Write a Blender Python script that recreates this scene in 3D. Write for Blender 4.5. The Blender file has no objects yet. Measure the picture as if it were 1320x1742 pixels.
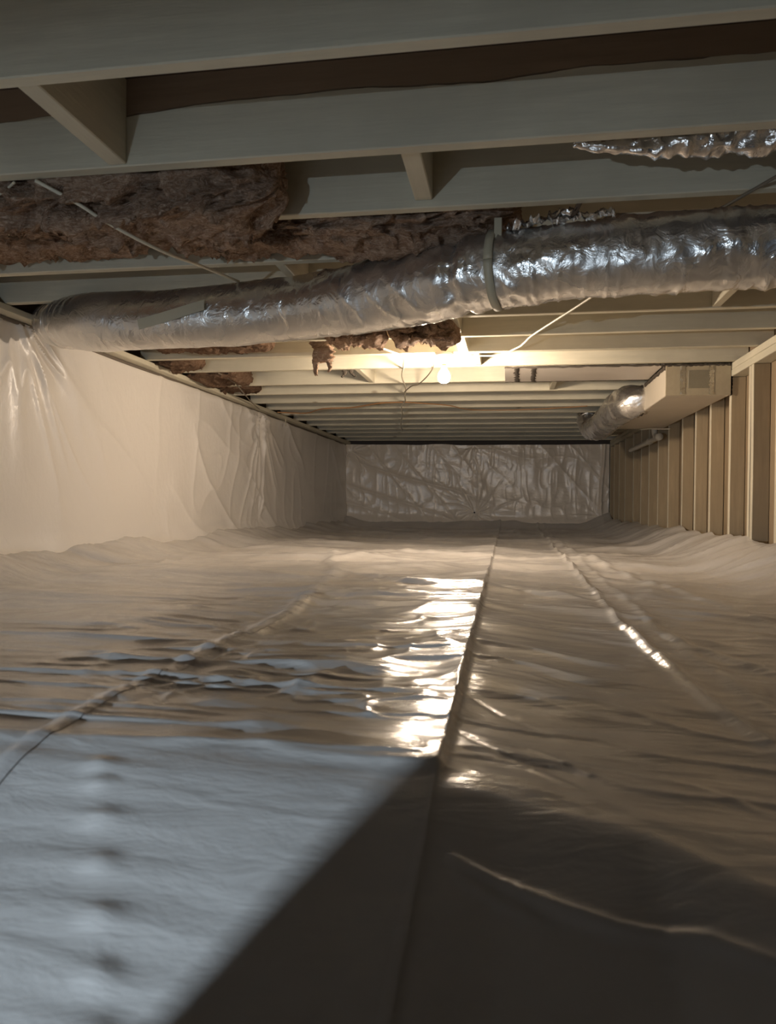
import bpy, bmesh, math, random
import numpy as np
from mathutils import Matrix, Vector, Euler
random.seed(7)
C = bpy.context.scene.collection
SC = bpy.context.scene
R = math.radians

# ------------------------------------------------------------------ camera
cd = bpy.data.cameras.new('camera'); cam = bpy.data.objects.new('camera', cd); C.objects.link(cam)
rx = Vector((0.98655821, 0.16307743, 0.01042401)); up = Vector((-0.01198191, 0.00857244, 0.99989147)); fw = Vector((-0.16297037, 0.98657603, -0.01041119))
m = Matrix((rx, up, -fw)).transposed().to_4x4(); m.translation = (0, 0, 0.34); cam.matrix_world = m
cd.sensor_fit = 'HORIZONTAL'; cd.sensor_width = 36; cd.lens = 34.0
cd.clip_start = 0.02; cd.clip_end = 100
cd.dof.use_dof = True; cd.dof.focus_distance = 4.0; cd.dof.aperture_fstop = 7.5
SC.camera = cam
# ------------------------------------------------------------------ world, daylight at the hatch, exposure
w = bpy.data.worlds.new('world'); SC.world = w; w.use_nodes = True
w.node_tree.nodes['Background'].inputs[0].default_value = (0.30, 0.42, 0.60, 1)
w.node_tree.nodes['Background'].inputs[1].default_value = 0.02
def area(name, loc, target, size, power, color, sy=None):
    l = bpy.data.lights.new(name, 'AREA'); l.energy = power; l.color = color
    l.shape = 'RECTANGLE'; l.size = size; l.size_y = sy or size
    o = bpy.data.objects.new(name, l); C.objects.link(o); o.location = loc
    o.rotation_euler = (Vector(target) - Vector(loc)).to_track_quat('-Z', 'Y').to_euler()
    return o
HATCH = area('hatch_daylight', (-1.35, -1.5, 0.15), (-1.05, -0.6, -2.05), 0.06, 150, (0.70, 0.85, 1.0), 0.05)
SOFT = area('hatch_skylight', (-0.2, -1.9, 0.50), (-0.1, 2.0, 0.7), 1.6, .4, (0.74, 0.82, 1.0), 0.5)
SC.view_settings.view_transform = 'Standard'; SC.view_settings.look = 'None'
SC.view_settings.exposure = 0.0; SC.view_settings.gamma = 1.0; SC.view_settings.use_curve_mapping = False
BULB_STRENGTH = 1180

# ------------------------------------------------------------------ noise (numpy)
def _h(i, j, k):
    n = (i * 374761393 + j * 668265263 + k * 1274126177) & 0xFFFFFFFF
    n = ((n ^ (n >> 13)) * 1274126177) & 0xFFFFFFFF
    n = (n ^ (n >> 16)) & 0xFFFF
    return n / 32767.5 - 1.0
def noise(x, y, z=0.0):
    x, y, z = np.broadcast_arrays(np.asarray(x, float), np.asarray(y, float), np.asarray(z, float))
    xi = np.floor(x); yi = np.floor(y); zi = np.floor(z)
    fx = x - xi; fy = y - yi; fz = z - zi
    xi = xi.astype(np.int64); yi = yi.astype(np.int64); zi = zi.astype(np.int64)
    s = lambda t: t * t * t * (t * (t * 6 - 15) + 10)
    u, v, q = s(fx), s(fy), s(fz)
    r = 0
    for a in (0, 1):
        wa = u if a else 1 - u
        for b in (0, 1):
            wb = v if b else 1 - v
            for c in (0, 1):
                wc = q if c else 1 - q
                r = r + wa * wb * wc * _h(xi + a, yi + b, zi + c)
    return r
def fbm(x, y, z=0.0, o=3):
    r = 0; a = 1.0
    for i in range(o):
        r = r + a * noise(x * 2 ** i + 17 * i, y * 2 ** i + 5 * i, z * 2 ** i if not np.isscalar(z) else z + 9 * i); a *= 0.5
    return r
def ridge(x, y, z=0.0, p=2.0):
    return (1 - np.abs(noise(x, y, z))) ** p
def sst(a, b, t):
    t = np.clip((t - a) / (b - a), 0, 1); return t * t * (3 - 2 * t)

# ------------------------------------------------------------------ mesh helpers
def mesh(name, V, F, mat=None, parent=None, smooth=False, loc=None):
    me = bpy.data.meshes.new(name)
    me.from_pydata([tuple(v) for v in V] if not isinstance(V, np.ndarray) else V.tolist(), [], F if not isinstance(F, np.ndarray) else F.tolist())
    if smooth: me.polygons.foreach_set('use_smooth', [True] * len(me.polygons))
    if mat: me.materials.append(mat)
    me.update()
    o = bpy.data.objects.new(name, me); C.objects.link(o)
    if parent: o.parent = parent
    if loc is not None: o.location = loc
    return o
def gridF(nu, nv, closed=False):
    i = np.arange(nu - 1)[:, None]; jn = nv if closed else nv - 1
    j = np.arange(jn)[None, :]; j2 = (j + 1) % nv
    a = i * nv + j; b = i * nv + j2; c = (i + 1) * nv + j2; d = (i + 1) * nv + j
    return np.stack([a, b, c, d], -1).reshape(-1, 4)
def surf(name, X, Y, Z, mat, parent=None, flip=False):
    nu, nv = X.shape
    V = np.stack([X, Y, Z], -1).reshape(-1, 3); F = gridF(nu, nv)
    if flip: F = F[:, ::-1]
    return mesh(name, V, F, mat, parent, True)
def box(name, lo, hi, mat, parent=None, bevel=0.003, wob=0.0, seg=1, axis=0):
    """box with origin at its centre; optional subdivision along an axis with slight warp"""
    lo = np.array(lo, float); hi = np.array(hi, float); c = (lo + hi) / 2; h = (hi - lo) / 2
    bm = bmesh.new(); bmesh.ops.create_cube(bm, size=2)
    for v in bm.verts: v.co = Vector((v.co.x * h[0], v.co.y * h[1], v.co.z * h[2]))
    if seg > 1:
        es = [e for e in bm.edges if abs((e.verts[0].co - e.verts[1].co)[axis]) > 1e-6]
        bmesh.ops.subdivide_edges(bm, edges=es, cuts=seg - 1, use_grid_fill=True)
        if wob:
            sd = random.random() * 90
            for v in bm.verts:
                t = v.co[axis] * 1.3
                for k in range(3):
                    if k != axis: v.co[k] += wob * float(noise(t + sd, k * 7.3, 1.5))
    if bevel:
        es = [e for e in bm.edges if len(e.link_faces) == 2 and e.calc_face_angle(0) > 0.6]
        bmesh.ops.bevel(bm, geom=es, offset=bevel, segments=1, affect='EDGES')
    me = bpy.data.meshes.new(name); bm.to_mesh(me); bm.free(); me.materials.append(mat)
    o = bpy.data.objects.new(name, me); C.objects.link(o); o.location = c
    if parent: o.parent = parent
    return o
def interp_path(P, n):
    P = [Vector(p) for p in P]; out = []
    L = [0]
    for a, b in zip(P, P[1:]): L.append(L[-1] + (b - a).length)
    for k in range(n):
        s = L[-1] * k / (n - 1); i = 0
        while i < len(P) - 2 and s > L[i + 1]: i += 1
        t = (s - L[i]) / max(1e-9, L[i + 1] - L[i])
        p0 = P[max(0, i - 1)]; p1 = P[i]; p2 = P[i + 1]; p3 = P[min(len(P) - 1, i + 2)]
        out.append(0.5 * ((2 * p1) + (-p0 + p2) * t + (2 * p0 - 5 * p1 + 4 * p2 - p3) * t * t + (-p0 + 3 * p1 - 3 * p2 + p3) * t ** 3))
    return out
def tube(name, P, r, mat, parent=None, n=40, ns=8, rad=None, disp=None, cap=True, flat=(1, 1)):
    pts = interp_path(P, n); V = []; T = []
    for k in range(n):
        t = (pts[min(n - 1, k + 1)] - pts[max(0, k - 1)]).normalized(); T.append(t)
    for k in range(n):
        t = T[k]; s = t.cross(Vector((0, 0, 1)))
        if s.length < 1e-3: s = Vector((1, 0, 0))
        s.normalize(); u = s.cross(t).normalized()
        rr = r if rad is None else rad(k / (n - 1))
        for j in range(ns):
            a = 2 * math.pi * j / ns
            q = rr if disp is None else rr * (1 + disp(k / (n - 1), a))
            V.append(pts[k] + s * math.cos(a) * q * flat[0] + u * math.sin(a) * q * flat[1])
    F = gridF(n, ns, True).tolist()
    if cap: F += [list(range(ns))[::-1], [(n - 1) * ns + j for j in range(ns)]]
    return mesh(name, [tuple(v) for v in V], F, mat, parent, True)
def lathe(name, prof, mat, parent=None, n=32, loc=(0, 0, 0)):
    V = [(r * math.cos(2 * math.pi * j / n), r * math.sin(2 * math.pi * j / n), z) for r, z in prof for j in range(n)]
    return mesh(name, V, gridF(len(prof), n, True).tolist(), mat, parent, True, loc)
def empty(name, loc=(0, 0, 0)):
    o = bpy.data.objects.new(name, None); C.objects.link(o); o.location = loc; o.empty_display_size = .1; return o
def tag(o, label=None, cat=None, group=None, kind=None):
    if label: o['label'] = label
    if cat: o['category'] = cat
    if group: o['group'] = group
    if kind: o['kind'] = kind
    return o
def reparent(o, p):
    o.parent = p; o.matrix_parent_inverse = Matrix.Translation(-Vector(p.location)); return o

# ------------------------------------------------------------------ materials
class NB:
    def __init__(s, name):
        s.m = bpy.data.materials.new(name); s.m.use_nodes = True; s.t = s.m.node_tree; s.b = s.t.nodes['Principled BSDF']
        s.tc = s.t.nodes.new('ShaderNodeTexCoord'); s.vec = s.tc.outputs['Object']
    def n(s, typ, **kw):
        q = s.t.nodes.new(typ)
        for k, v in kw.items():
            if k.startswith('_'): setattr(q, k[1:], v)
            else: q.inputs[k.replace('__', ' ')].default_value = v
        return q
    def l(s, a, b): s.t.links.new(a, b)
    def map(s, scale, vec=None, rnd=False):
        q = s.n('ShaderNodeMapping'); q.inputs['Scale'].default_value = scale; s.l(vec or s.vec, q.inputs['Vector'])
        if rnd:
            oi = s.n('ShaderNodeObjectInfo'); mu = s.n('ShaderNodeMath', _operation='MULTIPLY'); mu.inputs[1].default_value = 50
            s.l(oi.outputs['Random'], mu.inputs[0]); s.l(mu.outputs[0], q.inputs['Location'])
        return q.outputs[0]
    def noise(s, vec, scale, detail=4, rough=.5, dist=0):
        q = s.n('ShaderNodeTexNoise', Scale=scale, Detail=detail, Roughness=rough, Distortion=dist); s.l(vec, q.inputs['Vector']); return q.outputs[0]
    def ramp(s, fac, stops):
        q = s.n('ShaderNodeValToRGB'); e = q.color_ramp.elements
        while len(e) < len(stops): e.new(.5)
        for i, (p, c) in enumerate(stops): e[i].position = p; e[i].color = c if len(c) == 4 else (*c, 1)
        s.l(fac, q.inputs[0]); return q.outputs[0]
    def mix(s, fac, a, b, typ='MIX'):
        q = s.n('ShaderNodeMix', _data_type='RGBA', _blend_type=typ)
        for i, x in ((0, fac), (6, a), (7, b)):
            if hasattr(x, 'is_linked') or hasattr(x, 'links'): s.l(x, q.inputs[i])
            else: q.inputs[i].default_value = x if i == 0 else (*x, 1)
        return q.outputs[2]
    def bump(s, h, strength, dist, prev=None):
        q = s.n('ShaderNodeBump', Strength=strength, Distance=dist); s.l(h, q.inputs['Height'])
        if prev: s.l(prev, q.inputs['Normal'])
        return q.outputs[0]
    def out(s, col=None, nrm=None, rough=None, metal=0, **kw):
        if col is not None:
            if isinstance(col, tuple): s.b.inputs['Base Color'].default_value = (*col, 1)
            else: s.l(col, s.b.inputs['Base Color'])
        if nrm: s.l(nrm, s.b.inputs['Normal'])
        if rough is not None:
            if isinstance(rough, (int, float)): s.b.inputs['Roughness'].default_value = rough
            else: s.l(rough, s.b.inputs['Roughness'])
        s.b.inputs['Metallic'].default_value = metal
        for k, v in kw.items(): s.b.inputs[k.replace('__', ' ')].default_value = v
        return s.m
def m_paint(name, base, axis, knots=True, dark=.82):
    b = NB(name); sc = [14, 14, 14]; sc[axis] = 1.2
    v = b.map(tuple(sc), rnd=True); v2 = b.map((1, 1, 1), rnd=True)
    g = b.noise(v, 3.0, 6, .6); st = b.noise(v2, 2.2, 4, .6)
    c = b.mix(b.ramp(g, [(.3, (0, 0, 0)), (.75, (1, 1, 1))]), tuple(x * dark for x in base), base)
    c = b.mix(b.ramp(st, [(.35, (1, 1, 1)), (.62, (0, 0, 0))]), c, tuple(x * .78 for x in base))
    if knots:
        ks = [5.5, 5.5, 5.5]; ks[axis] = 2.6
        vo = b.n('ShaderNodeTexVoronoi', Scale=1.0, _feature='F1'); b.l(b.map(tuple(ks), rnd=True), vo.inputs['Vector'])
        k = b.ramp(vo.outputs['Distance'], [(.035, (1, 1, 1)), (.11, (0, 0, 0))])
        k2 = b.noise(v2, 1.7, 1); kk = b.mix(1.0, k, b.ramp(k2, [(.44, (0, 0, 0)), (.47, (1, 1, 1))]), 'MULTIPLY')
        c = b.mix(kk, c, (.13, .085, .045))
    n = b.bump(g, .35, .004)
    return b.out(c, n, .62, Specular__IOR__Level=.3)
def m_membrane(name, base=(.66, .62, .575), fine=.5, rough=.3, plain=False):
    b = NB(name)
    n1 = b.noise(b.map((5, 16, 9)), 1.6, 5, .55, .4)
    n2 = b.noise(b.map((34, 60, 40)), 1.0, 4, .6)
    wv = b.n('ShaderNodeTexWave', Scale=120.0, Distortion=1.0); b.l(b.vec, wv.inputs['Vector'])
    nr = b.bump(n1, fine * .45, .02); nr = b.bump(n2, fine * .3, .003, nr); nr = b.bump(wv.outputs['Fac'], .12, .0005, nr)
    st = b.noise(b.map((1, 1, 1)), 2.3, 5, .65)
    c = b.mix(b.ramp(st, [(.3, (0, 0, 0)), (.7, (1, 1, 1))]), tuple(x * .84 for x in base), base)
    rg = b.ramp(b.noise(b.map((3, 3, 3)), 2, 4), [(.3, (rough * .8,) * 3), (.7, (rough * 1.3,) * 3)])
    if plain: c, rg = base, rough
    return b.out(c, nr, rg, Specular__IOR__Level=.62)
def m_foil(name, rough=.26, tint=(.78, .76, .73), k=1.0):
    b = NB(name)
    vo = b.n('ShaderNodeTexVoronoi', Scale=22.0, _feature='F1'); b.l(b.map((1, 1, 1)), vo.inputs['Vector'])
    n1 = b.noise(b.map((9, 5, 9)), 1.8, 5, .6, .8)
    nr = b.bump(n1, .4 * k, .02); nr = b.bump(vo.outputs['Distance'], .16 * k, .005, nr); nr = b.bump(b.noise(b.map((1, 1, 1)), 90, 4), .3, .001, nr)
    rg = b.ramp(b.noise(b.map((1, 1, 1)), 5, 3), [(.35, (rough * .6,) * 3), (.7, (rough * 1.7,) * 3)])
    return b.out(tint, nr, rg, .92)
def m_simple(name, col, rough=.6, bump=.2, sc=30, metal=0, var=.75, **kw):
    b = NB(name); n = b.noise(b.map((1, 1, 1)), sc, 5, .6)
    c = b.mix(n, tuple(x * var for x in col), col)
    return b.out(c, b.bump(n, bump, .004), rough, metal, **kw)
def m_fiber(k=1.0, nm='fiberglass'):
    b = NB(nm); v = b.map((1, 1, 1), rnd=True)
    n1 = b.noise(v, 9, 8, .7, 2.2); n2 = b.noise(b.map((14, 40, 40), rnd=True), 1.5, 6, .7, 2.5)
    c = b.ramp(n1, [(.28, (.14, .080, .050)), (.5, (.44, .27, .175)), (.72, (.66, .46, .32))])
    c = b.mix(b.ramp(n2, [(.45, (0, 0, 0)), (.7, (1, 1, 1))]), c, (.86, .68, .53))
    if k != 1.0: c = b.mix(1.0, c, (k, k * .92, k * .85), 'MULTIPLY')
    nr = b.bump(n1, .9, .04); nr = b.bump(n2, .9, .012, nr)
    return b.out(c, nr, .95, Specular__IOR__Level=.1)
CREAM = (.68, .63, .49)
JP = m_paint('painted_joist', CREAM, 0)
BP = m_paint('painted_blocking', CREAM, 1, False)
SP = m_paint('stud_wood', (.46, .355, .22), 2, True, .72)
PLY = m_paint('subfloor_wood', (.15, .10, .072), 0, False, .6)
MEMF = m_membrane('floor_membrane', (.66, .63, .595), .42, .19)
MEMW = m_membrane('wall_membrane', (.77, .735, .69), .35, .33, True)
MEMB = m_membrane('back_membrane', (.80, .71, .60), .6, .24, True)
FOIL = m_foil('duct_foil'); FOIL2 = m_foil('loose_foil', .2, (.82, .78, .74), 1.3)
FIB = m_fiber(); FIBD = m_fiber(.42, 'dark_fiberglass')  # second one is a darker tint of the same fibreglass
CONC = m_simple('concrete', (.30, .28, .25), .9, .5, 20)
SOIL = m_simple('soil', (.14, .10, .075), 1, .6, 16)
DARK = m_simple('dark_mastic', (.075, .06, .045), .8, .6, 60)
DUCTW = m_simple('duct_board', (.64, .57, .46), .55, .15, 8, var=.88)
DUCTE = m_simple('duct_end_board', (.46, .385, .26), .6, .3, 25)
PATCH = m_simple('tape_patch', (.27, .235, .165), .4, .2, 30)
STRIP = m_simple('cream_strip', (.50, .45, .33), .5, .2, 30, var=.9)
SHEEN = m_foil('foil_tape', .22, (.7, .65, .55), .8)
PORC = m_simple('porcelain', (.75, .72, .66), .3, .0, 10)
BRASS = m_simple('brass_shell', (.7, .5, .25), .3, 0, 10, 1)
CABW = m_simple('cream_cable', (.66, .61, .48), .5, .1, 20, var=.9)
CABD = m_simple('dusty_cable', (.22, .18, .13), .6, .1, 20)
CABO = m_simple('orange_cable', (.50, .26, .11), .5, .1, 20)
PVC = m_simple('pvc', (.66, .60, .49), .35, .05, 15, var=.85)
NAIL = m_simple('dark_fastener', (.05, .045, .04), .5, 0, 10)
GLOW = bpy.data.materials.new('lit_bulb'); GLOW.use_nodes = True
_b = GLOW.node_tree.nodes['Principled BSDF']; _b.inputs['Base Color'].default_value = (1, 1, 1, 1)
_b.inputs['Emission Color'].default_value = (1.0, .81, .62, 1); _b.inputs['Emission Strength'].default_value = BULB_STRENGTH

# ------------------------------------------------------------------ constants of the room
XL, XR, ZJ, YB = -2.39, 1.363, 1.251, 10.53

# ------------------------------------------------------------------ floor
def seamL(Y): return np.interp(Y, [-.3, .87, 1.18, 1.57, 2.2, 2.8, 3.36, 4.2, 10.6], [-.62, -.655, -.66, -.67, -.675, -.73, -.80, -.95, -1.6])
def seamC(Y): return np.interp(Y, [-.3, .6, .87, 1.8, 2.84, 7.1, 10.6], [-.115, -.099, -.088, -.092, -.094, -.114, -.12])
def seamR(Y): return np.interp(Y, [-.3, .8, 1.15, 1.35, 1.64, 2.34, 4, 7.3, 10.6], [.46, .43, .39, .365, .352, .332, .345, .366, .40])
def ybreak(X): return np.interp(X, [-2.4, -.7, -.55, -.36, -.15, -.087, -.01, .145, .23, .40, 1.4], [.88, .90, .918, .925, .918, .903, .888, .815, .73, .62, .3])
def base_z(X, Y):
    yb = ybreak(X); d = yb - Y
    z = np.where(d > 0, -.36 * (np.sqrt(d * d + .0004) - .02), 0)
    z = np.maximum(z, -.42 + .0 * z)
    z = z - .055 * (1 - np.exp(-np.maximum(X - seamC(Y), 0) / .16)) * .16 / .16 * .28 * sst(.5, 1.0, Y) * sst(7, 3, Y)
    z = z + .15 * sst(.88, XR + .02, X) ** 1.4 * sst(.6, 2, Y) + .09 * sst(-1.95, XL - .03, X) * sst(.6, 2, Y) + .10 * sst(YB - .55, YB, Y) ** 2
    return z
def polyd(X, Y, P):
    D = np.full(X.shape, 9.0); S = np.zeros(X.shape); n = len(P) - 1
    for i in range(n):
        ax, ay = P[i]; bx, by = P[i + 1]; vx, vy = bx - ax, by - ay; L2 = vx * vx + vy * vy
        t = np.clip(((X - ax) * vx + (Y - ay) * vy) / L2, 0, 1)
        d = np.hypot(X - ax - t * vx, Y - ay - t * vy); m_ = d < D
        D = np.where(m_, d, D); S = np.where(m_, (i + t) / n, S)
    return D, S
CREASE = [  # polyline, height, width
    ([(-.065, 1.326), (-.03, 1.27), (-.012, 1.24), (.07, 1.157)], -.002, .006),
    ([(-.085, 1.16), (-.072, 1.113), (.007, 1.021), (.084, .99), (.165, .943)], -.0018, .004),
    ([(-.105, 3.156), (.0, 2.95), (.121, 2.80), (.271, 2.593)], -.005, .02),
    ([(-.055, .781), (-.005, .750), (.057, .714), (.102, .692), (.174, .673), (.25, .62)], .008, .006),
    ([(-.050, .760), (-.005, .728), (.035, .705)], .004, .005),
    ([(-.80, 3.36), (-.64, 3.20), (-.41, 2.96), (-.25, 2.9)], .016, .03),
    ([(-.80, 3.36), (-.98, 3.9), (-1.1, 4.6)], .012, .03),
    ([(-.66, 1.20), (-.50, 1.33), (-.42, 1.37)], .005, .012),
    ([(.366, 7.3), (.5, 5), (.62, 3.3), (.8, 2.2)], .012, .03),
    ([(.35, 2.2), (.5, 1.8), (.62, 1.45), (.7, 1.2)], .010, .02),
    ([(-2.1, 3.2), (-1.4, 3.6), (-.9, 4.4), (-.6, 5.2)], .012, .04),
    ([(-2.0, 4.3), (-1.3, 4.5), (-.6, 4.35)], .01, .04),
]
def floor_z(X, Y):
    z = base_z(X, Y); flat = sst(-.02, .06, Y - ybreak(X)); near = 1 - flat
    nearfar = np.clip(Y / 3.0, .35, 1.6)
    # broad billows, stretched across the room on the left, oblique on the right
    left = 1 - sst(-.15, -.04, X)
    wx = X + .12 * noise(X * 2, Y * 2, 3)
    z = z + flat * .011 * noise(wx * 1.1, Y * 2.4, 7) * nearfar
    far = sst(1.6, 3.6, Y) * sst(YB, YB - 1.0, Y)
    z = z + far * (.022 * ridge(wx * .8 + .4 * noise(X * 1.3, Y, 2), Y * 2.6 + .5 * X, 8, 3) + .012 * noise(wx * 2.2, Y * 6.0, 9))
    wl = ridge(wx * 1.5 + .3 * noise(X * 2, Y * 3, 4), Y * 8.0, 11, 3)
    wl2 = ridge(wx * 3.2 + .5 * noise(X * 5, Y * 4, 5), Y * 17.0, 12, 3)
    wl3 = noise(X * 7, Y * 30, 21)
    A = left * flat * (.55 + .45 * sst(-.3, .5, noise(X * 1.3, Y * .8, 31)))
    z = z + left * flat * .013 * noise(X * 1.8, Y * 2.9, 30) * sst(1.0, 1.5, Y)
    z = z + A * (.0115 * wl + .0050 * wl2 + .0007 * wl3 + .0045 * noise(X * 4.5, Y * 5.5, 22) * sst(.9, 1.3, Y) + .0028 * noise(X * 11, Y * 13, 23) + .0055 * sst(-.9, -.5, X) * sst(.95, 1.3, Y) * ridge(X * 5 + .9 * noise(X * 6, Y * 6, 25), Y * 8 + .9 * noise(X * 6, Y * 5, 26), 27, 3) + .0045 * ridge(X * 2.2 + .6 * noise(X * 3, Y * 3, 28), Y * 4.5 + X * 1.5, 29, 4) * sst(.95, 1.4, Y))
    Xr = X * .85 + Y * .5; Yr = Y * .85 - X * .5
    wr = ridge(Xr * 1.6, (Y + X * .35) * 6.5 + .4 * noise(X * 5, Y * 3, 6), 13, 3); wr2 = noise(X * 6, (Y + .3 * X) * 16, 14)
    z = z + (1 - left) * flat * (.0105 * (.35 + .65 * sst(1.1, 1.9, Y)) * wr + .0022 * wr2 + .0035 * ridge(Xr * 3, (Y + X * .35) * 15 + .8 * noise(X * 6, Y * 4, 16), 17, 3))
    # fold-over and slope: soft dents
    z = z + near * (.004 * noise(X * 7, Y * 5, 41) + .0026 * noise(X * 3, Y * 10, 42))
    # row of pinch marks on the slope
    for (bx, by) in ((-.529, .889), (-.508, .855), (-.476, .802), (-.439, .74), (-.402, .678), (-.369, .623), (-.345, .575)):
        z = z + .0042 * np.exp(-((X - bx) / .020) ** 2 - ((Y - by) / .014) ** 2)
        z = z + .0022 * np.exp(-((X - bx) / .12) ** 2 - ((Y - by) / .018) ** 2)
    for P, h, wd in CREASE:
        x0 = min(p[0] for p in P) - .2; x1 = max(p[0] for p in P) + .2
        msk = (X > x0) & (X < x1)
        if not msk.any(): continue
        D, S = polyd(X[msk], Y[msk], P)
        add = h * np.exp(-(D / wd) ** 2) * (.35 + .65 * np.sin(np.pi * np.clip(S, .02, .98)))
        z[msk] += add
    # seams
    dC = X - seamC(Y); k = .55 + .45 * noise(Y * 5, 3.3, 1) * .6
    z = z + .024 * k * np.where(dC < 0, np.exp(dC / .075), np.exp(-(dC / .009) ** 2)) * (.12 + .88 * flat)
    z = z + .006 * flat * noise(X * 3.3, Y * 2.6, 24) * (1 - left)
    dL = X - seamL(Y); kL = .5 + .5 * sst(-.3, .5, noise(Y * 4.5, 8.8, 2))
    z = z + .015 * kL * np.clip(Y / 2.2, .3, 1) * np.exp(-(dL / np.clip(.014 * Y, .012, .04)) ** 2) * sst(4.6, 3.2, Y)
    dR = X - seamR(Y); kR = .5 + .5 * sst(-.4, .4, noise(Y * 4, 2.2, 3))
    z = z + .016 * kR * np.exp(-(dR / .016) ** 2) * (1 - .4 * near) + .006 * np.exp(-((dR - .09) / .02) ** 2) * flat
    # creased hem along the walls
    z = z + .012 * sst(.95, 1.3, X) * ridge(Y * 3.3, X * 1.5, 51, 2) + .010 * sst(-1.7, -2.3, X) * noise(Y * 3, X * 3, 52)
    z = z + .014 * sst(YB - .9, YB - .3, Y) * noise(X * 3, Y * 4, 53)
    return z
ys = [-.25]
while ys[-1] < YB:
    y = ys[-1]; ys.append(y + (.0058 if .5 < y < 1.3 else (.02 if y <= .5 else .0058 * (y / 1.3) ** 1.25)))
ys = np.array(ys); ys[-1] = YB
floor = None
gx = np.linspace(XL - .12, XR + .12, 60); gy = np.linspace(-.9, YB + .15, 150)
GX, GY = np.meshgrid(gx, gy, indexing='ij')
FZ = base_z(GX, np.maximum(GY, -.25)) - .035
floor = surf('floor', GX, GY, FZ, SOIL, flip=True); floor['kind'] = 'structure'
edges = [lambda Y: np.full_like(Y, XL - .012), seamL, seamC, seamR, lambda Y: np.full_like(Y, XR + .004)]
cols = [150, 110, 100, 130]
for i in range(4):
    e0, e1 = edges[i](ys), edges[i + 1](ys)
    u = np.linspace(0, 1, cols[i])[:, None]
    if i == 2: u = u ** 1.25
    Xg = e0[None, :] * (1 - u) + e1[None, :] * u; Yg = np.broadcast_to(ys[None, :], Xg.shape)
    Zg = floor_z(Xg.copy(), Yg.copy())
    surf('vapor_barrier_sheet', Xg, Yg, Zg, MEMF, floor, flip=True)
# raised strips on the sheet joins: tape at left, painted lit crest at center
def seam_strip(fn, y0, y1, wd, lift, mat, off=0.0):
    yy = ys[(ys >= y0) & (ys <= y1)]
    us = np.linspace(-1, 1, 5)[:, None] * wd
    jag = .004 * noise(yy * 9, 1.1, 5)[None, :] * np.sign(us)
    Xg = fn(yy)[None, :] + off + us + jag; Yg = np.broadcast_to(yy[None, :], Xg.shape)
    Zg = floor_z(Xg.copy(), Yg.copy()) + lift
    return surf('seam_tape_and_crest', Xg, Yg, Zg, mat, floor, flip=True)
SEAMF = m_membrane('seam_strip_film', (.68, .65, .62), .3, .18)
seam_strip(seamL, .3, 3.36, .017, .0012, SEAMF)
seam_strip(seamC, .2, 7.2, .0035, .0012, SEAMF, -.001)  # lighter film strip standing for the light on the ridge crest

# ------------------------------------------------------------------ walls
def star(u, v, cu, cv, n, amp, Rr, ph=0.0, p=2):
    du = u - cu; dv = v - cv; r = np.hypot(du, dv); th = np.arctan2(dv, du)
    return amp * (1 - np.abs(noise(th * n / 3.0 + ph, r * 1.5, ph + 2))) ** p * np.exp(-r / Rr) * sst(0, .08, r)
wl = box('wall_left', (XL - .22, -.4, -.5), (XL - .03, YB + .2, ZJ - .035), CONC, bevel=0); wl['kind'] = 'structure'
def wall_sheet(y0, y1, ny, nz):
    yy = np.linspace(y0, y1, ny)[:, None]; zz = np.linspace(.03, 1.213, nz)[None, :]
    Y, Z = np.broadcast_arrays(yy, zz); Y = Y.copy(); Z = Z.copy()
    d = .020 + .016 * noise(Y * .8, Z * 1.3, 61) + .004 * noise(Y * 3, Z * 3, 62)
    a = sst(4.6, 3.0, Y)
    d = d + a * .022 * ridge(Y * 5.0 + Z * 2.6, Z * .7, 63, 4) * sst(.3, .9, Z)
    d = d + .020 * ridge(Y * 1.7 + Z * 2.3 + .3 * noise(Y, Z, 67), Z * .7, 64, 5) * sst(0, .6, noise(Y * .9, Z * 1.1, 65) + .4)
    d = d + .010 * ridge(Y * 3.4 - .5 * Z + .25 * noise(Y * 2, Z * 3, 68), Z * 1.1, 66, 4) * sst(4.3, 5.0, Y)
    d = d + star(Y, Z, 6.70, 1.24, 16, .055, .6, 1.0, 4) * sst(0, .12, 1.26 - Z) * (Z < 1.24)
    d = d + star(Y, Z, 6.70, .22, 9, .015, .25, 4.0)
    d = d + star(Y, Z, 3.2, 1.3, 14, .035, .7, 7.0, 4)
    d = d + .028 * np.exp(-np.abs(Y - 6.74 - .05 * np.sin((Z - .2) * 3.0)) / .02) * sst(.15, .3, Z)
    d = d + .05 * sst(.22, .03, Z) ** 1.5
    d = d * sst(1.222, 1.19, Z) ** .5 + .004
    X = XL - .004 + d
    return surf('vapor_barrier_sheet', X, Y, Z, MEMW, wl, flip=True)
reparent(wall_sheet(-.3, 6.71, 560, 110), wl); reparent(wall_sheet(6.71, YB - .01, 260, 90), wl)
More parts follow.
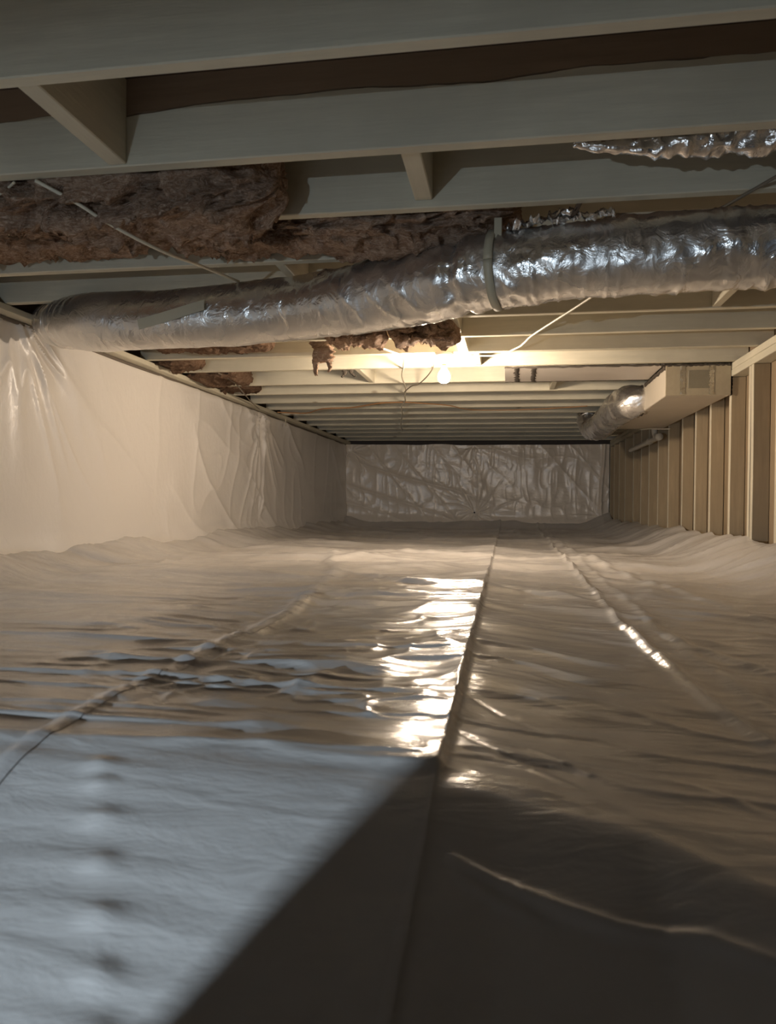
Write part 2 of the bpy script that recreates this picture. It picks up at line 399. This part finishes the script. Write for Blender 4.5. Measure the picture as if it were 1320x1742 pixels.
# taped top edge of the sheet and the sill over it
e = box('termination_strip', (XL - .03, .3, 1.198), (XL + .020, YB - .02, 1.2155), m_simple('strip_dark', (.16, .13, .10), .6, .3, 20), None, .002, .003, 40, 1); reparent(e, wl)
e = box('sill_plate', (XL - .16, .3, 1.2175), (XL + .085, YB, 1.2495), BP, None, .003, .002, 30, 1); reparent(e, wl)
e = box('rim_joist', (XL - .21, .3, 1.252), (XL - .17, YB, 1.484), m_paint('rim_wood', (.12, .09, .06), 1, False), None, .003); reparent(e, wl)
def disc_fastener(loc, nrm, parent):
    a = [(.0, .006), (.006, .0055), (.011, .003), (.012, 0), (.012, -.004)]
    o = lathe('fastener', a, NAIL, None, 12); o.rotation_euler = Vector(nrm).to_track_quat('Z', 'Y').to_euler(); o.location = loc
    reparent(o, parent)
disc_fastener((XL + .015, 6.70, .22), (1, 0, 0), wl)
disc_fastener((XL + .02, 6.73, 1.15), (1, 0, 0), wl)

wb = box('wall_back', (XL - .2, YB + .02, -.3), (XR + .15, YB + .2, 1.49), m_simple('dark_concrete', (.07, .06, .055), .9, .4, 20), bevel=0); wb['kind'] = 'structure'
xx = np.linspace(XL, XR - .002, 460)[:, None]; zz = np.linspace(.06, 1.205, 150)[None, :]
Xb, Zb = [a.copy() for a in np.broadcast_arrays(xx, zz)]
d = .018 + .012 * noise(Xb * 1.2, Zb * 1.5, 71) + .004 * noise(Xb * 9, Zb * 2.5, 72) + .007 * ridge(Xb * 6, Zb * 1.6, 76, 3) + .004 * ridge(Xb * 16 + noise(Xb * 3, Zb * 3, 79), Zb * 4, 75, 3)
for cu, cv, n_, am, rr, ph in ((-.487, .236, 15, .034, .30, 1), (-.49, 1.19, 8, .030, .28, 2), (1.239, .21, 9, .022, .3, 3), (-2.3, 1.1, 9, .030, .7, 4)):
    d = d + star(Xb + .05 * noise(Xb * 3, Zb * 3, ph), Zb + .05 * noise(Xb * 3, Zb * 3, ph + 9), cu, cv, n_, am, rr, ph, 3)
d = d + .018 * ridge(Xb * .9 + Zb * 2.2 + .4 * noise(Xb, Zb, 77), Zb * .7, 73, 5) + .010 * ridge(Xb * 2.4 + Zb * 2.0, Zb * 1.2 + Xb, 78, 5)
d = d + .03 * np.exp(-((Xb - XR + .09 + .02 * np.sin(Zb * 4)) / .02) ** 2)
d = d + .05 * sst(.25, .06, Zb) ** 1.5
zt = Zb + (Zb > 1.15) * .010 * noise(Xb * 3, 0, 74)
reparent(surf('vapor_barrier_sheet', Xb, YB + .012 - d, zt, MEMB, wb, flip=True), wb)
disc_fastener((-.487, YB - .03, .236), (0, -1, 0), wb); disc_fastener((1.239, YB - .03, .21), (0, -1, 0), wb)

wr = box('wall_right', (XR + .092, -.4, -.5), (XR + .13, YB + .2, 1.49), m_paint('wall_board', (.36, .27, .17), 2, False, .7), bevel=0); wr['kind'] = 'structure'
for i, (z0, z1) in enumerate(((1.207, 1.249), (1.163, 1.205))):
    reparent(box('top_plate', (XR, .2, z0), (XR + .089, YB - .05, z1), BP, None, .003, .0015, 30, 1), wr)
reparent(box('bottom_plate', (XR + .008, .2, .05), (XR + .089, YB - .05, .088), BP, None, .003), wr)
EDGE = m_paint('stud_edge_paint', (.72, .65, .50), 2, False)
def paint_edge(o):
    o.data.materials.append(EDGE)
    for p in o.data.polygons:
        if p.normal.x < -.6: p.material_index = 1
for Y in (2.42, 2.84, 3.26, 3.67, 4.08, 4.47, 4.91, 5.36, 5.78, 6.20, 6.70, 7.15, 7.60, 8.05, 8.53, 9.10, 9.60, 10.05, 10.42):
    dx = random.uniform(-.003, .003)
    s = box('wall_stud', (XR + dx, Y - .019, .089), (XR + .089, Y + .019, 1.162), SP, None, .003, .003, 8, 2); paint_edge(s); reparent(s, wr)
s = box('wall_stud', (XR, 4.512, .089), (XR + .089, 4.545, 1.162), SP, None, .003, .004, 8, 2); paint_edge(s); reparent(s, wr)

# unseen stem wall added behind the camera to cast the slope's shadow edge
wf = box('shadow_wall', (-.675, -.35, -.6), (XR + .1, -.15, .125), CONC, bevel=.004); wf['kind'] = 'structure'
# ------------------------------------------------------------------ ceiling: subfloor + joists + blocking
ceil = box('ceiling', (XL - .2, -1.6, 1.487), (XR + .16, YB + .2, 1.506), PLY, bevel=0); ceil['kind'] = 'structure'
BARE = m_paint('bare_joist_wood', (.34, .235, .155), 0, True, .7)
YJ = [.22, .63, 1.045, 1.472, 1.893, 2.280, 2.702, 3.100, 3.582, 4.003, 4.432, 4.873, 5.477, 5.944, 6.461, 6.901, 7.356, 7.821, 8.348, 8.81, 9.248, 9.819, 10.367]
def joist(Yf, crack=None, xl=XL + .04, xr=XR + .085):
    if crack is None:
        o = box('floor_joist', (xl, Yf - .038, ZJ), (xr, Yf, ZJ + .235), JP, None, .003, .0022, 16, 0); reparent(o, ceil); return o
    # near face as a grid with a real split: rows follow the crack line
    xs = np.linspace(xl, xr, 220); cz = crack(xs); n = len(xs)
    wdt = .0022 + .0022 * np.clip(noise(xs * 7, .5, 3), -.6, 1); wdt = np.where((xs > -1.09) & (xs < .45), wdt, .0006)
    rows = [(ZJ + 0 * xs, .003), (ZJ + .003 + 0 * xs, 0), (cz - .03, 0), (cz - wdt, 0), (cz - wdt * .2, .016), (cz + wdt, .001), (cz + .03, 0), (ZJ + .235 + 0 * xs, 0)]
    V = []
    for z, dy in rows: V += [(x, Yf - .038 + dy, zz_) for x, zz_ in zip(xs, z)]
    V += [(x, Yf, ZJ + .235) for x in xs] + [(x, Yf, ZJ) for x in xs]
    F = gridF(10, n).tolist() + [[9 * n + i, 9 * n + i + 1, i + 1, i] for i in range(n - 1)]
    MI = len(F); F += [[k * n for k in range(10)][::-1], [k * n + n - 1 for k in range(10)]]
    V = [(x - (xl + xr) / 2, y - Yf, z - ZJ - .117) for x, y, z in V]
    o = mesh('floor_joist', V, [f[::-1] for f in F], JP, None, False, ((xl + xr) / 2, Yf, ZJ + .117)); reparent(o, ceil)
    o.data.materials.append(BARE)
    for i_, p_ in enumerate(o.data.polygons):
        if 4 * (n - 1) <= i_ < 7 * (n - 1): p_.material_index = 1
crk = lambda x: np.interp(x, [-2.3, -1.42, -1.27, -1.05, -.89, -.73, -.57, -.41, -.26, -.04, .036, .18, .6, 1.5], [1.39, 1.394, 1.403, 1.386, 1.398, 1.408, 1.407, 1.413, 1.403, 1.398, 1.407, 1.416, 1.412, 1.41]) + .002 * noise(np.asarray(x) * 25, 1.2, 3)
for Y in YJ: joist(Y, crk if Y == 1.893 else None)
def block(x0, x1, y0, y1, z0=ZJ + .004, z1=1.484):
    o = box('joist_blocking', (x0, y0 + .001, z0), (x1, y1 - .001, z1), BP, None, .003); reparent(o, ceil); return o
b1 = block(-1.087, -1.035, 1.472, 1.855)
block(-.296, -.242, 1.893, 2.242, 1.272)
block(-.345, -.262, 3.582, 3.965, 1.262)
block(-.308, -.250, 4.003, 4.394)
block(-.226, -.188, 4.432, 4.835)
block(-1.05, -1.012, 4.873, 5.439)
block(.30, .338, 5.477, 5.906)
block(-.9, -.862, 2.702, 3.062)
block(.9, .938, 3.10, 3.544)

# ------------------------------------------------------------------ insulation batts
def batt(name, x0, x1, y0, y1, z0, z1, label, group=None, nx=150, nc=56, amp=.03, seed=1, sag=None, freq=9, ends=.12, mat=None):
    cx, cy, cz = (x0 + x1) / 2, (y0 + y1) / 2, (z0 + z1) / 2
    t = np.linspace(0, 1, nx)[:, None]; a = np.linspace(0, 2 * np.pi, nc, endpoint=False)[None, :]
    e = (1 - np.abs(2 * t - 1) ** (1 / ends)) ** .5; e = np.clip(e, .02, 1)
    ca, sa = np.cos(a), np.sin(a)
    yy = np.sign(ca) * np.abs(ca) ** .6; zz_ = np.sign(sa) * np.abs(sa) ** .6
    X = np.broadcast_to(x0 + (x1 - x0) * t, (nx, nc)); hy, hz = (y1 - y0) / 2, (z1 - z0) / 2
    wq = X + .07 * noise(X * 5, a * 2, seed + 11); wa = a + .35 * noise(X * 6, a * 2.5, seed + 12)
    q = 1 + amp / hz * (1.1 * (ridge(wq * freq * .45, wa * 1.6, seed, 3) - .5) + .9 * (ridge(wq * freq * 1.1, wa * 3.6, seed + 3, 3) - .5) + .3 * noise(X * freq * 2.6, a * 8, seed + 5) + .12 * noise(X * freq * 7, a * 16, seed + 6))
    Y = cy + hy * yy * e * np.where(q > 1, 1 + (q - 1) * .15, q); Z = cz + hz * zz_ * e * q
    Z = Z + .4 * amp * noise(X * 3, Y * 9, seed + 8) * (Z < cz)
    if sag: Z = Z - np.vectorize(sag)(X) * np.clip((cz - Z) / hz + .4, 0, 1)
    Z = np.minimum(Z, 1.483)
    X = X + .02 * noise(Y * 20, Z * 20, seed) * 1.0
    V = np.stack([X - cx, Y - cy, Z - cz], -1).reshape(-1, 3)
    F = gridF(nx, nc, True).tolist() + [list(range(nc))[::-1], [(nx - 1) * nc + j for j in range(nc)]]
    o = mesh('insulation_batt', V, [f[::-1] for f in F], mat or FIB, None, True, (cx, cy, cz))
    return tag(o, label, 'insulation', group)
batt('a', -2.25, -.665, 1.90, 2.268, 1.19, 1.42, 'big sagging brown fibreglass batt at upper left, just behind the second joist', amp=.04, seed=3, nx=220, nc=90,
     sag=lambda x: .055 * math.exp(-((x + 1.02) / .36) ** 2) - .05 * (1 if x < -1.75 else 0))
batt('b', -2.25, -1.28, 2.29, 2.66, 1.262, 1.43, 'brown fibreglass batt at far left edge, tucked behind the third joist', amp=.03, seed=13)
batt('b2', -1.27, .02, 2.29, 2.66, 1.238, 1.40, 'long brown fibreglass batt lying just above the left half of the big foil duct', amp=.032, seed=23, nx=200, nc=80,
     sag=lambda x: .02 * math.exp(-((x + .35) / .3) ** 2))
batt('c', -.62, -.265, 3.60, 3.955, 1.195, 1.36, 'drooping pillow of brown fibreglass under the duct, just left of the lit bulb', amp=.03, seed=33, nx=90, nc=70, freq=14,
     sag=lambda x: .03)
batt('c2', -.99, -.635, 3.60, 3.955, 1.185, 1.34, 'lumpy pale brown fibreglass piece under the duct, left of the drooping pillow', amp=.03, seed=43, nx=90, nc=60, freq=14)
batt('c3', -2.2, -1.40, 4.01, 4.385, 1.255, 1.40, 'thin strip of brown fibreglass peeping below the left part of the duct', amp=.02, seed=53, mat=FIBD)
for i, (x1, y0, y1, z0, lb) in enumerate(((-1.98, 3.59, 3.96, 1.23, 'dark fibreglass end tuft nearest the duct along the left sill'),
        (-2.05, 4.44, 4.83, 1.235, 'dark fibreglass tuft on the left sill, second behind the duct'),
        (-1.93, 4.88, 5.43, 1.235, 'long dark fibreglass tuft on the left sill, third behind the duct'),
        (-2.02, 5.485, 5.90, 1.24, 'small dark fibreglass tuft on the left sill, farthest from the duct'))):
    batt('s', XL + .05, x1, y0, y1, z0, 1.40, lb, 'fibreglass tufts along the left sill', nx=60, nc=40, amp=.025, seed=60 + i * 7, freq=14, mat=FIBD)
# hanging scrap with two ragged tails
t = empty('insulation_scrap', (-1.06, 4.46, 1.25)); tag(t, 'torn dark fibreglass scrap hanging below the joists, left of the bulb', 'insulation')
def rag(name, P, w0, w1, th, mat, seed):
    pts = interp_path(P, 26); V = []; n = 14
    for k, p in enumerate(pts):
        f = k / 25; wd = w0 * (1 - f) + w1 * f
        for j in range(n):
            a = 2 * math.pi * j / n
            q = 1 + .35 * float(noise(k * .5, j * .9, seed))
            V.append((p.x + wd * math.cos(a) * q, p.y + th * math.sin(a) * q, p.z + .008 * float(noise(j * 1.3, k * .4, seed + 2))))
    F = gridF(26, n, True).tolist() + [list(range(n))[::-1], [25 * n + j for j in range(n)]]
    return reparent(mesh(name, V, F, mat, None, True), t)
rag('fibre_clump', [(-1.06, 4.03, 1.30), (-1.055, 4.06, 1.22), (-1.06, 4.08, 1.15)], .075, .05, .028, FIB, 2)
rag('fibre_tail', [(-1.10, 4.08, 1.165), (-1.105, 4.09, 1.11), (-1.10, 4.09, 1.075)], .022, .008, .008, FIB, 5)
rag('fibre_tail', [(-1.03, 4.08, 1.165), (-1.02, 4.09, 1.12), (-1.03, 4.09, 1.095)], .020, .006, .008, FIB, 9)
t = empty('insulation_scrap', (-1.05, 4.95, 1.25)); tag(t, 'tiny forked dark scrap dangling from a joist beyond the torn fibreglass scrap', 'insulation')
rag('fibre_tail', [(-1.13, 4.87, 1.262), (-1.11, 4.875, 1.235), (-1.13, 4.875, 1.205)], .020, .010, .006, DARK, 12)
rag('fibre_tail', [(-1.06, 4.87, 1.262), (-1.07, 4.875, 1.235), (-1.04, 4.875, 1.205)], .018, .007, .006, DARK, 15)

# ------------------------------------------------------------------ main foil duct
t = empty('flexible_duct', (-.04, 2.47, 1.25)); tag(t, 'large silver foil insulated flexible duct running across under the near joists', 'duct')
DP = [(-2.26, 3.34, 1.235), (-2.10, 3.20, 1.182), (-1.84, 3.00, 1.132), (-1.4, 2.93, 1.118), (-.9, 2.86, 1.122), (-.46, 2.68, 1.118), (-.06, 2.48, 1.120), (.25, 2.40, 1.122), (.75, 2.34, 1.116), (1.30, 2.30, 1.115)]
def duct_disp(s, a):
    x = s * 40
    A = .35 + .65 * (s > .45); d = .04 * float(noise(x * .6, math.sin(a), math.cos(a) + 3)) + A * .05 * float(ridge(x * .8 + .9 * math.sin(a), math.cos(a) * 1.1, 8, 4)) + A * .03 * float(ridge(x * 2.3 + 1.2 * math.cos(a + 1), math.sin(a) * 1.4, 5, 4)) + .005 * float(noise(x * 6, math.sin(a) * 5, math.cos(a) * 5))
    d += .11 * math.exp(-((s - .05) / .06) ** 2) * math.sin(s * 420 + 1.5 * math.sin(a + 1) + 3 * float(noise(x * .8, math.sin(a), 30)))
    sp = .607
    d += -.14 * math.exp(-((s - sp) / .006) ** 2) + .10 * math.exp(-abs(s - sp) / .02) * float(ridge(a * 3.2, x * .5, 10, 3) - .4)
    d += .06 * math.exp(-((s - .655) / .03) ** 2) * float(ridge(x * 2 + a * 2, a * 2.2, 15, 2))
    d += .05 * (s > .62) * float(ridge(x * 2.6 + .3 * math.sin(2 * a), a * .6, 18, 3) - .3)
    return d
body = tube('duct_sleeve', DP, .123, FOIL, None, 560, 72, rad=lambda s: .123 * (.72 + .28 * min(1, s / .14)) * (1 - .06 * (s > .62)), disp=duct_disp); reparent(body, t)
def ring(name, P0, P1, r, wd, mat, parent, a0=0, a1=2 * math.pi, th=.002, ns=60, off=0.0):
    """band wrapped round the duct axis P0->P1"""
    P0 = Vector(P0); ax = (Vector(P1) - P0).normalized(); s = ax.cross(Vector((0, 0, 1))).normalized(); u = s.cross(ax)
    V = []
    for j in range(ns + 1):
        a = a0 + (a1 - a0) * j / ns; dd = s * math.cos(a) + u * math.sin(a)
        for (q, o_) in ((r, -wd / 2), (r, wd / 2), (r + th, wd / 2), (r + th, -wd / 2)):
            V.append(tuple(P0 + dd * q + ax * (o_ + off * j / ns)))
    F = []
    for j in range(ns):
        for k in range(4): F.append([j * 4 + k, j * 4 + (k + 1) % 4, j * 4 + 4 + (k + 1) % 4, j * 4 + 4 + k])
    F += [[0, 1, 2, 3][::-1], [ns * 4 + k for k in range(4)]]
    o = mesh(name, V, F, mat, None, True); reparent(o, parent); return o
ring('hanger_strap', (-.045, 2.475, 1.122), (.25, 2.40, 1.126), .127, .028, STRIP, t, th=.004)
reparent(box('hanger_strap', (-.058, 2.38, 1.15), (-.034, 2.384, 1.262), STRIP, None, .001), t)
# foil flange flaps crumpled above the strap
def flap(name, P, w, mat, parent, seed, n=60, m_=14, crump=.02):
    pts = interp_path(P, n); V = []
    for k, p in enumerate(pts):
        f = k / (n - 1); ww = w * (.25 + .75 * math.sin(math.pi * min(1, max(0, f))) ** .5)
        for j in range(m_):
            v = j / (m_ - 1) - .5
            cr = crump * (float(ridge(f * 9, v * 3, seed, 2)) - .5) + crump * .5 * float(noise(f * 26, v * 7, seed + 1))
            V.append((p.x, p.y + v * ww, p.z + cr + .3 * v * ww))
    F = gridF(n, m_).tolist(); N = len(V)
    V += [(x, y, z + .0025) for x, y, z in V]; F2 = [[a + N for a in f[::-1]] for f in F]
    o = mesh(name, V, F + F2, mat, None, True)
    if parent: reparent(o, parent)
    return o
flap('foil_flap', [(-.02, 2.40, 1.235), (.08, 2.33, 1.232), (.2, 2.30, 1.238)], .07, FOIL2, t, 5, crump=.022)
flap('foil_flap', [(.12, 2.34, 1.225), (.22, 2.29, 1.215), (.30, 2.27, 1.218)], .05, FOIL2, t, 11, crump=.02)
# tan strip on the front of the left half
def on_duct(x, ang, r=.131):
    c = None
    for p, q in zip(DP, DP[1:]):
        if p[0] <= x <= q[0]:
            f = (x - p[0]) / (q[0] - p[0]); c = [p[i] + f * (q[i] - p[i]) for i in range(3)]
            ax = (Vector(q) - Vector(p)).normalized()
    s = ax.cross(Vector((0, 0, 1))).normalized(); u = s.cross(ax)
    return Vector(c) + (s * math.cos(ang) + u * math.sin(ang)) * r
V = []; n = 20
for k in range(n + 1):
    x = -1.50 + .31 * k / n; a = math.radians(-22 + 26 * k / n)
    for da in (-9, 0, 9): V.append(tuple(on_duct(x + .0 * da, a + math.radians(da), .134)))
for k in range(n + 1):
    x = -1.50 + .31 * k / n; a = math.radians(-22 + 26 * k / n)
    for da in (-9, 0, 9): V.append(tuple(on_duct(x, a + math.radians(da), .129)))
F = gridF(n + 1, 3).tolist(); N = (n + 1) * 3; F += [[a + N for a in f[::-1]] for f in F]
reparent(tag(mesh('tan_strip', V, F, STRIP, None, True), 'tan strip on the duct'), t)

# crumpled foil under the second joist, upper right
o = empty('foil_wrapping', (.55, 1.98, 1.25)); tag(o, 'crumpled strip of silver foil under the second joist at upper right', 'foil')
tube('foil_roll', [(.15, 1.93, 1.262), (.30, 1.945, 1.256), (.45, 1.955, 1.264), (.62, 1.96, 1.266), (.85, 1.97, 1.28), (1.25, 2.0, 1.29)], .03, FOIL2, None, 160, 24,
     rad=lambda s: .006 + .030 * min(1, s * 4), disp=lambda s, a: .5 * float(ridge(s * 24, a * 1.2, 4, 2) - .5) + .25 * float(noise(s * 60, a * 2, 5)))
reparent(bpy.data.objects['foil_roll'], o)
# splinter shim
o = box('wood_shim', (-.006, -.004, -.03), (.008, .004, .03), m_simple('old_wood', (.13, .075, .04), .8, .4, 30), None, .001, .003, 4, 2)
o.location = (.192, 2.286, 1.245); o.rotation_euler = (.25, .5, 0); tag(o, 'small dark wood splinter hanging from the third joist above the duct', 'splinter')

# ------------------------------------------------------------------ rectangular duct box + branch duct
BX0, BX1, BY0, BY1, BZ0, BZ1 = .972, 1.358, 4.885, 6.93, 1.048, 1.247
t = empty('duct_box', (1.16, 5.9, 1.25)); tag(t, 'pale rectangular duct trunk hung along the right stud wall', 'duct')
reparent(box('duct_body', (BX0, BY0, BZ0), (BX1, BY1, BZ1), DUCTW, None, .004), t)
reparent(box('end_cap', (BX0 - .003, BY0 - .007, BZ0 - .001), (BX1 + .002, BY0 - .0005, BZ1), DUCTE, None, .002), t)
reparent(box('tape_patch', (1.105, BY0 - .0105, 1.092), (1.235, BY0 - .0075, 1.205), PATCH, None, .001), t)
for x in (1.072, 1.244):
    o = flap('foil_tape', [(x, BY0 - .0085, 1.06), (x, BY0 - .009, 1.15), (x, BY0 - .0085, 1.235)], .0, SHEEN, None, 3, crump=0)
    bpy.data.objects.remove(o)
    V = []
    for k in range(25):
        z = 1.055 + .18 * k / 24
        for j in range(6):
            V.append((x + .030 * (j / 5 - .5) + .003 * float(noise(k * .7, j, 2)), BY0 - .009 - .0035 * abs(float(noise(k * .8, j * 1.1, x * 9))), z))
    for k in range(25):
        z = 1.055 + .18 * k / 24
        for j in range(6): V.append((x + .030 * (j / 5 - .5), BY0 - .0072, z))
    F = gridF(25, 6).tolist(); F += [[a + 150 for a in f[::-1]] for f in F]
    reparent(mesh('foil_tape', V, F, SHEEN, None, True), t)
def mastic(P, wd, th, parent, seed):
    pts = interp_path(P, 60); V = []
    for k, p in enumerate(pts):
        for j in range(8):
            a = 2 * math.pi * j / 8; q = 1 + .7 * float(noise(k * .6, j * 1.2, seed))
            V.append((p.x + wd[0] * math.cos(a) * q, p.y + wd[1] * math.cos(a) * q, p.z + th * math.sin(a) * q))
    F = gridF(60, 8, True).tolist() + [list(range(8))[::-1], [59 * 8 + j for j in range(8)]]
    return reparent(mesh('mastic_seal', V, F, DARK, None, True), parent)
mastic([(BX0 - .03, BY0 - .004, 1.239), (1.1, BY0 - .006, 1.239), (BX1, BY0 - .006, 1.239)], (0, .008), .007, t, 3)
mastic([(BX0 - .003, BY0 + .01, 1.230), (BX0 - .003, 5.3, 1.230), (BX0 - .003, 5.6, 1.230)], (.006, 0), .013, t, 7)
mastic([(BX1 + .004, BY0 - .004, 1.245), (BX1 + .004, BY0 - .004, 1.14), (BX1 + .002, BY0 - .004, 1.05)], (.006, 0), .008, t, 9)

t2 = empty('branch_duct', (.9, 5.9, 1.25)); tag(t2, 'short silver foil elbow duct joining the pale duct trunk', 'duct')
BP_ = [(1.0, 5.72, 1.135), (.94, 5.71, 1.138), (.87, 5.80, 1.128), (.83, 6.10, 1.105), (.82, 6.5, 1.08), (.80, 7.0, 1.07), (.79, 7.35, 1.10), (.775, 7.55, 1.18), (.775, 7.6, 1.32)]
b_ = tube('duct_sleeve', BP_, .1, FOIL, None, 190, 44, rad=lambda s: (.10 + .024 * min(1, s / .06)) if s < .24 else .112, disp=lambda s, a: .06 * float(noise(s * 8, a, 3)) + .09 * float(ridge(s * 22, a * 1.1, 4, 3) - .3) + .03 * float(noise(s * 50, a * 4, 9)) - .1 * math.exp(-((s - .24) / .012) ** 2)); reparent(b_, t2)
ring('collar', (.966, 5.72, 1.135), (.95, 5.72, 1.135), .108, .012, DARK, t2, th=.008)

# panned joist bay
t = empty('joist_bay_panel', (.4, 5.2, 1.25)); tag(t, 'white panel closing the joist bay left of the pale duct trunk', 'panel')
reparent(box('sheet_panel', (-.04, 4.878, 1.2435), (BX0 - .012, 5.435, 1.2505), m_simple('panel_white', (.66, .60, .53), .45, .1, 6, var=.9), None, .001), t)
for x0, x1 in ((.02, .052), (.135, .165)):
    mastic([((x0 + x1) / 2, 4.88, 1.243), ((x0 + x1) / 2 + .01, 5.43, 1.243)], ((x1 - x0) / 2, 0), .003, t, x0 * 40 + 5)
mastic([(-.04, 4.876, 1.2435), (.5, 4.876, 1.2435), (.94, 4.876, 1.2435)], (0, .004), .006, t, 22)
mastic([(-.04, 5.435, 1.2435), (.5, 5.435, 1.2435), (.94, 5.435, 1.2435)], (0, .006), .003, t, 26)

# drain pipe
t = empty('drain_pipe', (1.33, 7.6, .97)); tag(t, 'cream plastic drain pipe with elbow under the pale duct trunk', 'pipe')
reparent(tube('pipe_run', [(1.318, 8.43, .965), (1.318, 7.6, .967), (1.318, 6.88, .97)], .026, PVC, None, 20, 20), t)
reparent(tube('pipe_coupling', [(1.318, 7.28, .9685), (1.318, 7.38, .968)], .032, PVC, None, 4, 20), t)
reparent(tube('pipe_coupling', [(1.318, 6.86, .97), (1.318, 6.94, .97)], .032, PVC, None, 4, 20), t)
reparent(tube('pipe_elbow', [(1.318, 6.98, .975), (1.312, 7.02, 1.0), (1.305, 7.03, 1.05), (1.30, 7.03, 1.23)], .026, PVC, None, 24, 20), t)

# ------------------------------------------------------------------ lamp
LX, LY = -.396, 4.413
t = empty('ceiling_lamp', (LX, LY, ZJ)); tag(t, 'bare lit incandescent bulb in a white porcelain holder under the joists', 'lamp')
reparent(lathe('holder_base', [(.0, 0), (.052, 0), (.055, -.006), (.054, -.016), (.044, -.022), (.034, -.03), (.031, -.05), (.028, -.062), (.018, -.063), (0.0, -.05)], PORC, None, 36, (LX, LY, ZJ - .0008)), t)
reparent(lathe('bulb_cap', [(.0, .0), (.0125, 0), (.0135, -.004), (.0128, -.008), (.0138, -.012), (.013, -.016), (.0138, -.02), (.0, -.022)], BRASS, None, 24, (LX, LY, ZJ - .055)), t)
reparent(lathe('bulb', [(.0, 0), (.013, -.001), (.015, -.012), (.022, -.028), (.032, -.042), (.0375, -.062), (.036, -.080), (.028, -.095), (.014, -.103), (.0, -.105)], GLOW, None, 32, (LX, LY, ZJ - .075)), t)

# ------------------------------------------------------------------ cables
def cable(P, r, mat, label, n=60, group=None, staples=()):
    c = P[0]; V = [tuple(Vector(p) - Vector(c)) for p in P]
    o = tube('electrical_cable', V, r, mat, None, n, 8); o.location = c
    return tag(o, label, 'cable', group)
cable([(-1.329, 1.885, 1.243), (-1.231, 1.93, 1.193), (-1.175, 1.99, 1.159), (-1.112, 2.08, 1.132), (-1.075, 2.20, 1.129), (-1.075, 2.40, 1.163), (-1.10, 2.86, 1.243)], .0055, CABW, 'cream cable slanting across the brown insulation at upper left')
cable([(-.93, 3.60, 1.245), (-.90, 3.711, 1.242), (-.77, 4.08, 1.240), (-.637, 4.44, 1.245)], .0055, CABW, 'cream cable running from under the duct towards the bulb from the left')
cable([(-.31, 4.43, 1.246), (-.085, 4.46, 1.243), (.035, 4.247, 1.240), (.075, 4.10, 1.238), (.12, 3.93, 1.243), (.309, 3.362, 1.243), (.44, 2.95, 1.247)], .0055, CABW, 'cream cable curving from right of the bulb up to the duct')
cable([(.55, 2.55, 1.253), (.605, 2.403, 1.247), (.66, 2.27, 1.246), (.74, 2.08, 1.246), (.82, 1.90, 1.2485)], .005, CABD, 'thin dusty cable crossing below the joists above the duct at right')
cable([(-1.56, 1.95, 1.21), (-1.481, 1.939, 1.236), (-1.40, 1.893, 1.246)], .004, CABW, 'short cream cable end at the left edge of the view')
cable([(-2.28, 7.0, 1.243), (-2.0, 7.04, 1.236), (-1.75, 6.75, 1.238), (-1.448, 6.69, 1.240), (-1.15, 6.45, 1.243), (-.908, 6.42, 1.244)], .006, CABO, 'orange cable running left under the far joists')
cable([(-.908, 6.42, 1.244), (-.568, 6.62, 1.240), (-.43, 6.86, 1.238), (-.293, 6.98, 1.240), (.173, 6.95, 1.237), (.682, 6.80, 1.243)], .0045, CABO, 'thin orange-brown cable crossing under the far joists right of the bulb')
cable([(-.654, 4.44, 1.248), (-.66, 4.55, 1.246), (-.70, 4.80, 1.243), (-.752, 5.097, 1.236), (-.799, 5.613, 1.238), (-.86, 6.0, 1.232), (-.90, 6.3, 1.24), (-.977, 6.609, 1.234), (-1.07, 7.3, 1.24), (-1.194, 8.041, 1.236), (-1.3, 8.9, 1.244)], .006, CABW, 'cable stapled under the joists running away from the bulb', 120)
cable([(-.46, 4.45, 1.246), (-.483, 4.60, 1.24), (-.50, 4.78, 1.240), (-.559, 5.0, 1.225), (-.66, 5.32, 1.222), (-.736, 5.48, 1.232), (-.829, 5.757, 1.232)], .004, CABD, 'thin cable drooping from the bulb to the long receding cable', 80)
cable([(-2.02, 4.88, 1.247), (-2.029, 4.993, 1.25), (-2.06, 5.3, 1.246), (-2.12, 5.6, 1.236), (-2.252, 6.2, 1.225), (-2.29, 6.5, 1.21)], .0045, CABD, 'thin dark cable sagging beside the left sill')
cable([(1.345, 6.56, 1.01), (1.30, 6.60, 1.012), (1.22, 6.75, 1.03), (1.16, 6.9, 1.038)], .006, CABW, 'pale cable end below the pale duct trunk')
o = box('hanging_tape', (-.004, -.012, -.045), (-.001, .012, .045), CABW, None, .001, .004, 5, 2)
o.location = (XL + .09, 7.35, 1.185); tag(o, 'short pale strip of tape hanging from the left sill beyond the wall pleat', 'tape')
